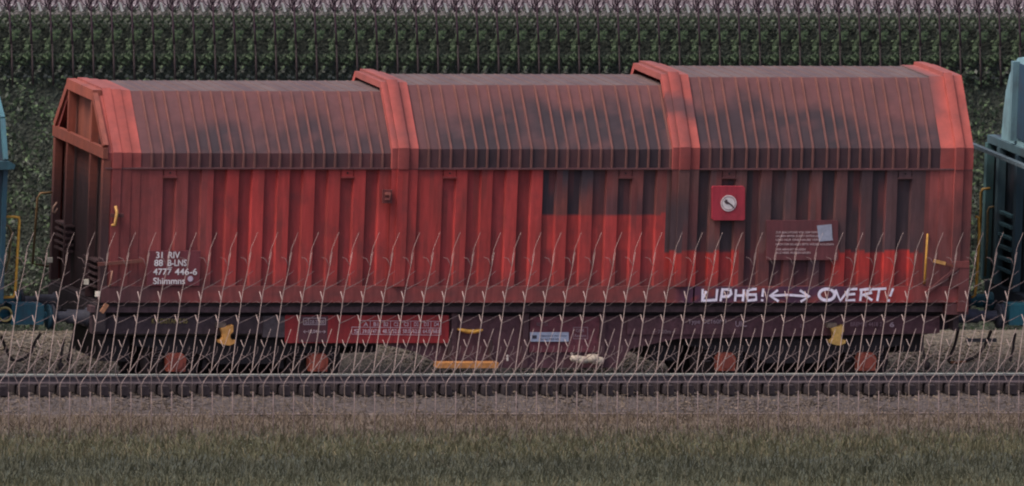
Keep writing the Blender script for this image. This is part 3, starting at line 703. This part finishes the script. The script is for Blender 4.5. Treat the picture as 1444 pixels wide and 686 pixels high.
hose([(1352,462),(1346,488),(1338,508),(1346,512),(1366,508),(1382,498),(1392,480),(1398,466)], .8, .022, C(52,42,40), wag)
for (x, y, Y_) in ((85.5,517,.6),(98,508,.7),(1307.5,516,.3)):
    p = P(x, y, Y_); mb = MB(); mb.lathe((p.x,Y_,p.z), (0,0,1), [(-.06,0),(-.055,.035),(.02,.045),(.05,.03),(.06,0)], 10, C(40,32,34)); mb.build('hose_coupling', M_RUBBER, wag)
hose([(1300,478),(1302,495),(1306,513)], .3, .018, C(48,42,42), wag)
mb = MB(); mb.bar(P(1341,511,.75), P(1362,510,.75), .02, .03, C(140,90,62)); mb.build('coupling_bar', M_STEEL, wag)

# ------------------------------------------------------------------ neighbouring teal wagons
TEAL = C(40,84,96); TEALD = C(34,52,64); ICE = C(150,196,204)
n1 = empty('freight_wagon', (XA(-300,1.3,0), W/2, 0)); tag(n1, 'teal wagon at the left edge with yellow handrail and ring', 'railway wagon')
xe = XA(6, 0, 2.4)
mb = MB(); mb.prism([(0,ZB),(W,ZB),(W,3.3),(W-.25,3.9),(W-.8,4.3),(W-1.4,4.45),(.8,4.3),(.25,3.9),(0,3.3)], 'x', xe-6, xe-.03, TEALD); mb.build('body', M_PAINT, n1)
mb = MB()
for a, b in zip([(0,ZB),(0,3.3),(.22,3.85),(.75,4.27)], [(0,3.3),(.22,3.85),(.75,4.27),(1.4,4.42)]):
    mb.bar((xe-.02, a[0]-.01, a[1]), (xe-.02, b[0]-.01, b[1]), .06, .10, C(70,108,118) if a[1] > 3 else C(36,66,80), (1,0,0))
mb.build('end_rim', M_PAINT, n1)
mb = MB(); mb.prism(ppoly([(-40,228),(14,228),(22,233),(20,239),(-40,242)][::-1], -.1), 'y', -.1, .2, C(44,82,92)); mb.build('hood_lock', M_PAINT, n1)
mb = MB(); mb.tube([P(2,306,.15), P(20,306,.15), P(26.5,307,.15), P(27.5,312,.15), P(21.5,412,.15), P(19,419,.15), P(3,420,.15)], .02, 7, C(206,152,62)); mb.build('handrail', M_YELLOW, n1)
mb = MB(); mb.tube([P(4,317,.5), P(12,319,.5), P(16,328,.5), P(13,365,.5), P(8,382,.5), P(3,386,.5)], .017, 7, C(120,100,66)); mb.build('handrail', M_YELLOW, n1)
mb = MB(); mb.tube([P(*p_, .3) for p_ in arc(7, 443.5, 9.5, 9.5, 0, 360, 22)], .016, 6, C(172,152,96)); mb.build('shunting_ring', M_YELLOW, n1)
mb = MB(); mb.box(xe-6, xe-.02, .2, W-.2, .86, ZB-.01, C(40,44,52)); mb.build('headstock', M_STEEL, n1)
for Yb in (.5, 2.2): buffer_(n1, xe-.02, xc-.004, Yb, zbuf, C(28,78,92), C(26,64,78))
mb = MB(); pbox(mb, 16, 430, 62, 458, .33, .34, C(30,82,96)); mb.build('buffer_housing', M_PAINT, n1)
for x in (xe-1.2, xe-3.0):
    mb = MB(); mb.lathe((x, .6, .4), (0,1,0), [(-.07,.02),(-.07,.398),(.06,.43),(.08,.43),(.08,.02)], 30, C(48,42,44)); mb.build('wheel', M_STEEL, n1)

n2 = empty('freight_wagon', (XA(1700,1.3,0), W/2, 0)); tag(n2, 'teal wagon at the right edge with pale blue rounded hood end', 'railway wagon')
xs_ = XA(1480, 0, 3.0)
ze2 = ZS(222); zt2 = 4.62
def rnd(k, y_in=0):   # rounded hood outline, near to far
    pts = [(0+y_in, ze2)]
    for i in range(1, 12):
        t = math.pi*i/12; pts.append((W/2 - (W/2-.46-y_in)*math.cos(t)*(.98), ze2 + (zt2-ze2)*math.sin(t)**.9))
    return [(.46+y_in, ze2)] + pts[1:] + [(W-.46-y_in, ze2)]
mb = MB(); mb.prism([(0,ZB),(W,ZB),(W,ze2)] + rnd(0)[::-1] + [(0,ze2)], 'x', xs_+.02, xs_+6, C(24,36,46)); mb.build('body', M_PAINT, n2)
mb = MB(); o_ = rnd(0); i_ = rnd(0, .1)
mb.prism(rnd(0,.03)[::-1], 'x', xs_-.04, xs_+.018, C(120,152,160)); mb.build('end_panel', M_PAINT, n2)
mb = MB()
for y_ in (1.52,): mb.box(xs_-.14, xs_-.042, y_-.05, y_+.05, ze2+.06, zt2-.08, C(98,126,134))
mb.build('post', M_PAINT, n2)
mb = MB(); mb.prism([(1.0,ze2+.1),(1.44,ze2+.1),(1.44,zt2-.1),(1.0,zt2-.1)], 'x', xs_-.06, xs_-.043, C(44,66,84)); mb.build('dark_stripe', M_PAINT, n2)
mb = MB(); mb.box(xs_-.10, xs_+.016, 0, W-.02, ze2-.11, ze2+.0, C(70,92,100)); mb.build('crossbeam', M_PAINT, n2)
mb = MB(); a = P(1398,195,W); mb.bar((xs_-.34, -.1, ze2-.14), (xs_-.34, W+.02, ze2-.14), .05, .08, C(78,92,100), (0,0,1)); mb.build('walkway_rail', M_STEEL, n2)
for y_, c_ in ((W-.05, C(68,98,100)), (W-.62, C(66,88,96)), (W-1.5, C(40,60,72))):
    mb = MB(); mb.box(xs_-.12, xs_-.01, y_-.06, y_+.06, ZB, ze2-.115, c_); mb.build('post', M_PAINT, n2)
mb = MB()
for k in range(6): mb.box(xs_-.10, xs_-.03, W-1.3, W-.7, 1.5+.16*k, 1.54+.16*k, C(52,84,92))
mb.build('end_rung', M_STEEL, n2)
mb = MB(); mb.box(xs_-.1, xs_+6, .15, W-.15, .84, ZB-.01, C(30,40,52)); mb.build('headstock', M_STEEL, n2)
for Yb in (.5, 2.2): buffer_(n2, xs_-.1, xr+.004, Yb, zbuf, C(28,78,92), C(36,44,60))
mb = MB(); pbox(mb, 1424, 430, 1462, 459, .33, .34, C(30,82,96)); mb.build('buffer_housing', M_PAINT, n2)
for pts, Y_, c_ in (([(1396,266),(1386,267),(1383,272),(1383,300),(1381,330)], 2.5, C(150,118,60)), ([(1402,292),(1395,293),(1393,298),(1392,340),(1389,390)], 2.2, C(96,84,56)),
                    ([(1376,306),(1380,307),(1381,330),(1377,400),(1375,417),(1370,420)], 1.6, C(214,156,64))):
    mb = MB(); mb.tube([P(x, y, Y_) for x, y in pts], .02, 7, c_); mb.build('handrail', M_YELLOW, n2)
mb = MB(); mb.bar(P(1362,480,1.0), P(1405,480,1.0), .05, .05, C(96,92,96)); mb.build('coupling_bar', M_STEEL, n2); hose([(1432,470),(1430,480),(1428,496),(1424,510)], .6, .02, C(48,40,42), n2)
mb = MB(); mb.lathe((xs_+1.4, .6, .4), (0,1,0), [(-.07,.02),(-.07,.398),(.06,.43),(.08,.43),(.08,.02)], 30, C(48,42,44)); mb.build('wheel', M_STEEL, n2)

# ------------------------------------------------------------------ hedge on the bank
def bank_Y(z):
    return 5.62 + .35*z - .12
def leaf(mb, p, r_, col):
    n = Vector((random.uniform(-.7,.7), -1, random.uniform(-.1,1.0))).normalized(); u = n.orthogonal().normalized(); v = n.cross(u)
    a = random.uniform(0, 6.28); u, v = u*math.cos(a)+v*math.sin(a), v*math.cos(a)-u*math.sin(a)
    p = Vector(p); t = n*r_*.25
    q = [p-u*r_, p-v*r_*.55-u*.1*r_, p+u*r_, p+v*r_*.55-u*.1*r_]
    mb.face([q[0], q[1], q[2]+t], col); mb.face([q[0], q[2]+t, q[3]], col)
def hedge_point(px, py, out=0.0):
    # intersection with the sloping face of the bank
    Y = 6.2
    for _ in range(6):
        p = P(px, py, Y); Y = bank_Y(max(0, p.z)) - out
    return P(px, py, Y)
L_DK = C(48,57,46); L_MD = C(62,77,54); L_LT = C(88,106,74); L_GY = C(78,82,74); L_BL = C(50,57,55)
base_px = S*25
def hedge_column():
    mb = MB(); rnd_ = random.Random(3)
    def put(n, dx, dxs, y0, y1, cols, r0, r1, out=(.0,.25), hole=True):
        for _ in range(n):
            x = rnd_.gauss(dx, dxs); y = rnd_.uniform(y0, y1)
            u = x % S
            if hole and ((abs(u-27) < 5 or abs(u+1.5) < 4) and 58 < y < 79): continue
            if hole and abs(u-10) < 4 and 40 < y < 52: continue
            c = cols[int(rnd_.random()*len(cols))]; k = rnd_.uniform(.7, 1.3)
            leaf(mb, hedge_point(base_px+x, y, rnd_.uniform(*out)), rnd_.uniform(r0, r1), tuple(v*k for v in c))
    put(95, 14, 9, 11, 26, [L_GY, L_MD, C(104,100,100)], .018, .035)
    put(110, 14, 10, 24, 46, [L_MD, L_MD, L_GY, L_DK], .022, .042)
    put(75, 23, 3.6, 44, 57, [L_LT, L_MD, L_LT], .022, .042, (.2,.38), False)
    put(70, 13.5, 2.3, 57, 84, [L_MD, L_LT, L_MD], .02, .04, (.12,.3), False)
    put(40, 14, 9, 52, 82, [L_DK, L_BL], .02, .04, (-.05,.1))
    put(75, 14, 9, 78, 92, [L_MD, L_DK, L_MD], .02, .04)
    put(60, 14, 9, 90, 118, [L_BL, L_DK, L_DK], .022, .045, (0,.15))
    put(12, 30, 1.5, 94, 102, [L_GY, L_LT], .02, .034, (.15,.25), False)
    return mb
col_o = hedge_point(base_px+14, 118)
shrub0 = hedge_column().build('leafy_shrub', M_LEAF, None, (col_o.x, col_o.y, col_o.z))
st = MB(); st.tube([hedge_point(base_px+21.5, 122, .3), hedge_point(base_px+20.5, 90, .36), hedge_point(base_px+19.5, 60, .33)], [.016,.014,.01], 6, C(52,42,44)); st.build('stem', M_BARK, shrub0)
for k in range(-27, 29):
    o = shrub0 if k == 0 else copy_tree(shrub0)
    if k: o.location.x = col_o.x + k*SX*1.016
    tag(o, 'leafy green shrub in the row along the top of the bank', 'shrub', 'leafy shrubs along the bank top')
# ivy below
mb = MB(); random.seed(11)
def ivy(n, px0, px1, py0, py1):
    for _ in range(n):
        px = random.uniform(px0, px1); py = random.uniform(py0, py1); v = nz(px*.035, py*.035, 2)+.6*nz(px*.1, py*.1, 5)
        if v < -.28 and random.random() < .85: continue
        k = random.uniform(.6, 1.3)*(1+.5*v)
        c = random.choice((L_MD, L_MD, L_DK, L_LT if v > .1 else L_DK, L_GY if v > .2 else L_MD))
        leaf(mb, hedge_point(px, py, random.uniform(0, .3)), random.uniform(.02, .048), tuple(q*k for q in c))
ivy(3200, -40, 130, 108, 480); ivy(2800, 1340, 1500, 100, 480); ivy(14000, 100, 1360, 112, 480)
tag(mb.build('ivy', M_LEAF), 'dense dark ivy covering the bank behind the wagons', 'ivy', kind='stuff')
# bare saplings and added white slivers on top of the bank
tp = hedge_point(base_px+18.5, 60, .42)
mb = MB(); Yt = tp.y
def tpnt(dx, y): return P(base_px+dx, y, Yt)
BK = C(70,52,62)
mb.tube([tpnt(20,64), tpnt(18.8,40), tpnt(18,22), tpnt(17.4,8)], [.016,.014,.013,.012], 6, BK); 
tree0 = mb.build('bare_tree', M_BARK, None, tuple(tp))
mb = MB()
for pts in (((17.4,9),(14.5,3),(11,-5),(8,-22)), ((17.4,9),(20.5,3),(24,-5),(28,-24)), ((17.5,8),(17.2,-8),(18,-30)), ((20.5,3),(20.8,-5),(22,-18)), ((14.5,3),(14.6,-4),(12.8,-16)), ((17.9,14),(22,8.5),(27,5),(31,-4)), ((18,17),(12,11),(5,6),(2,-4)), ((12,11),(10,4),(9.5,-6)), ((24.5,6.8),(26,2),(25.6,-5))):
    mb.tube([tpnt(*p) + Vector((0, random.uniform(-.05,.05) if i else 0, 0)) for i, p in enumerate(pts)], [.011,.009,.007,.005][:len(pts)], 5, BK)
random.seed(21)
for i in range(16):
    x_ = random.uniform(3, 32); y_ = random.uniform(3, 14); tw_ = [(x_, y_+5), (x_+random.uniform(-2,2), y_), (x_+random.uniform(-5,5), y_-9)]
    mb.tube([tpnt(*p) + Vector((0, random.uniform(.02,.2), 0)) for p in tw_], [.006,.005,.003], 4, random.choice((BK, C(96,76,84), C(88,72,74))))
for x_, y_ in ((20.8,9.8),(23,10.6),(9.8,9.6),(24,10.4)):
    p = tpnt(x_, y_); mb.lathe(p, (0,0,1), [(-.02,0),(-.008,.014),(.01,.013),(.02,0)], 6, C(205,200,200))
mb.build('branches', M_BARK, tree0)
mb = MB(); q = [P(base_px+x, y, 6.55) for x, y in ((28.2,5.5),(31.0,5.5),(34.6,17),(31.6,18))]
s_ = MB(); s_.prism([(p.x, p.z) for p in q][::-1], 'y', 6.54, 6.565, C(196,196,190)); slv = s_.build('white_sliver', M_LETTER, None, (q[3].x, 6.55, q[3].z))
s_ = MB()
for k in range(-27, 29):
    for src, lb, ct, gr in ((tree0, 'thin bare forked tree standing along the top of the bank', 'tree', 'bare trees along the bank top'), (slv, 'short white leaning stake on the crest of the bank', 'sliver', 'white slivers on the bank crest')):
        o = src if k == 0 else copy_tree(src)
        if k: o.location.x = src.location.x + k*SX*1.017
        tag(o, lb, ct, gr)

# ------------------------------------------------------------------ tall dry saplings in front
BX, BY = S*25+S*.1, 612.0; Yb = -4.6
def sp_(dx, dy, dY=0): return P(BX+dx, BY+dy, Yb+dY)
T = C(172,150,143); T2 = C(124,106,104)
mb = MB()
mb.tube([sp_(0,-69), sp_(3.2,-76,.02), sp_(8.5,-83,.05), sp_(12.4,-89,.06), sp_(14.5,-104,.08), sp_(18,-130,.1), sp_(22,-158,.12), sp_(26.5,-190,.14), sp_(29,-204,.15), sp_(34,-225,.17), sp_(37,-240,.17), sp_(40,-256,.18)],
        [.004,.004,.0044,.0048,.0054,.0056,.0052,.0044,.0036,.003,.0026,.0018], 6, T)
mb.tube([sp_(0,14), sp_(.4,-30), sp_(0,-69.5)], [.0055,.006,.005], 6, C(110,94,86))
sap0 = mb.build('bare_sapling', M_BARK, None, tuple(sp_(0, 0)))
mb = MB()
def tw(pts, r0, r1, col=T2, dY=.1):
    n = len(pts); mb.tube([sp_(x, y, dY+.04*i) for i, (x, y) in enumerate(pts)], [r0+(r1-r0)*i/(n-1) for i in range(n)], 5, col)
tw([(13.4,-90),(18,-97),(23.3,-104),(30,-122),(34,-134),(38.8,-148)], .0055, .003, T, .06)
tw([(30,-122),(27.5,-127),(25.2,-133)], .007, .004, T, .1)
tw([(23.3,-104),(33,-110),(45.5,-117)], .007, .003, T2, .08)
tw([(22,-157),(20.2,-162),(18.6,-168)], .008, .005, T, .12); tw([(26.4,-188.5),(24.8,-195),(23.2,-201)], .008, .005, T, .14)
tw([(36.4,-237),(37.2,-249),(40,-262),(49,-284)], .0036, .0016, T, .17); tw([(36.4,-236),(31,-247),(25,-249)], .004, .002, T2, .17)
tw([(29,-203),(38,-208),(46,-212),(57,-219)], .006, .002, T2, .15); tw([(33.6,-223),(38,-226),(43,-230)], .004, .002, T2, .16)
tw([(22,-156),(34,-161),(47,-168)], .006, .002, T2, .12); tw([(25,-180),(31,-181),(40,-188)], .0035, .0015, T2, .13); tw([(25.5,-184),(19,-187),(13,-185)], .003, .0015, T2, .13)
tw([(0,-69),(-4,-77),(-7.5,-84),(-8,-92),(-4,-106)], .006, .004, T2, .02); tw([(-5,-84),(3,-92),(9,-100),(16,-104)], .006, .003, T2, .03)
tw([(14.2,-98),(6,-108),(-4,-112)], .005, .002, T2, .08); tw([(33,-110),(38,-118),(39,-124)], .004, .002, T2, .1); tw([(38,-113),(41,-107),(47,-106)], .003, .002, T2, .1)
tw([(15,-108),(20,-116),(21,-124)], .004, .002, T2, .1)
tw([(14,-60),(14.3,-80),(9,-92)], .006, .003, T2, -.1); tw([(14,12),(14,-30),(14,-60)], .007, .006, T2, -.1)
mb.build('twigs', M_BARK, sap0)
for k in range(-27, 29):
    o = sap0 if k == 0 else copy_tree(sap0)
    if k: o.location.x = sap0.location.x + k*SX*.99
    tag(o, 'tall pale leafless sapling rising from the dry grass before the wagon', 'sapling', 'leafless saplings before the wagon')

# ------------------------------------------------------------------ grass
def blade(mb, x, y, h, lean, col, w_=.006):
    a = random.uniform(0, 6.28); z = ground_z(y)-.01; dx, dy = math.cos(a)*lean, math.sin(a)*lean
    wx = w_
    p0, p1, p2 = Vector((x,y,z)), Vector((x+dx*.4, y+dy*.4, z+h*.6)), Vector((x+dx, y+dy, z+h*(1-.25*min(1, lean/h))))
    q = Vector((wx, 0, 0))
    mb.face([p0-q, p0+q, p1+q*.8, p1-q*.8], col); mb.face([p1-q*.8, p1+q*.8, p2], col)
random.seed(5)
mb = MB(); ga, gb = C(104,100,74), C(84,82,60)
for i in range(42000):
    x = random.uniform(-12, 7.2); y = random.uniform(-11.5, -3.6)
    if random.random() > sst(-3.4, -6.4, y): continue
    v = nz(x*1.5, y*1.5, 3)
    dark = sst(-6.6, -7.6, y)*(1-sst(-9.0, -9.8, y))
    c = mixc(mixc(ga, gb, random.random()), C(76,76,62), dark*.7); c = mixc(c, C(122,108,82), .5*(random.random() < .22*(1-dark)))
    blade(mb, x, y, random.uniform(.06,.2)*(1+.4*v), random.uniform(.03,.14), jit(c, .25), random.uniform(.004,.008))
tag(mb.build('grass', M_LEAF), 'rough olive green grass along the bottom of the picture', 'grass', kind='stuff')
mb = MB()
for i in range(15000):
    x = random.uniform(-9.6, 8.0); y = -2.6-abs(random.gauss(0, 1.7)) if random.random() < .92 else random.uniform(-2.7, -1.6)
    c = mixc(C(118,102,84), C(94,82,70), random.random())
    blade(mb, x, y, random.uniform(.04,.16), random.uniform(.05,.16), jit(c, .3), random.uniform(.003,.006))
tag(mb.build('dry_grass', M_LEAF), 'dry brown grass between the ballast and the green grass', 'grass', kind='stuff')
# bent pale stalks, one to a sapling
mb = MB()
pp = [P(BX+x, y, -5.6+.0*y) for x, y in ((6,628),(14,626),(22,632),(29,641),(33,650))]
mb.tube(pp, [.006,.006,.005,.004,.002], 5, C(118,122,92)); mb.tube([P(BX+6,628,-5.6), P(BX+5.5,620,-5.6), P(BX+6.5,612,-5.6)], .008, 5, C(112,100,82)); mb.tube([P(BX+6,628,-5.6), P(BX+6.3,650,-5.6)], .006, 5, C(118,112,92))
b0 = mb.build('bent_stalk', M_BARK, None, tuple(pp[0]))
for k in range(-27, 29):
    o = b0 if k == 0 else copy_tree(b0)
    if k: o.location.x = b0.location.x + k*SX*.987
    tag(o, 'pale grass stalk bent over in the green grass', 'stalk', 'bent stalks in the grass')
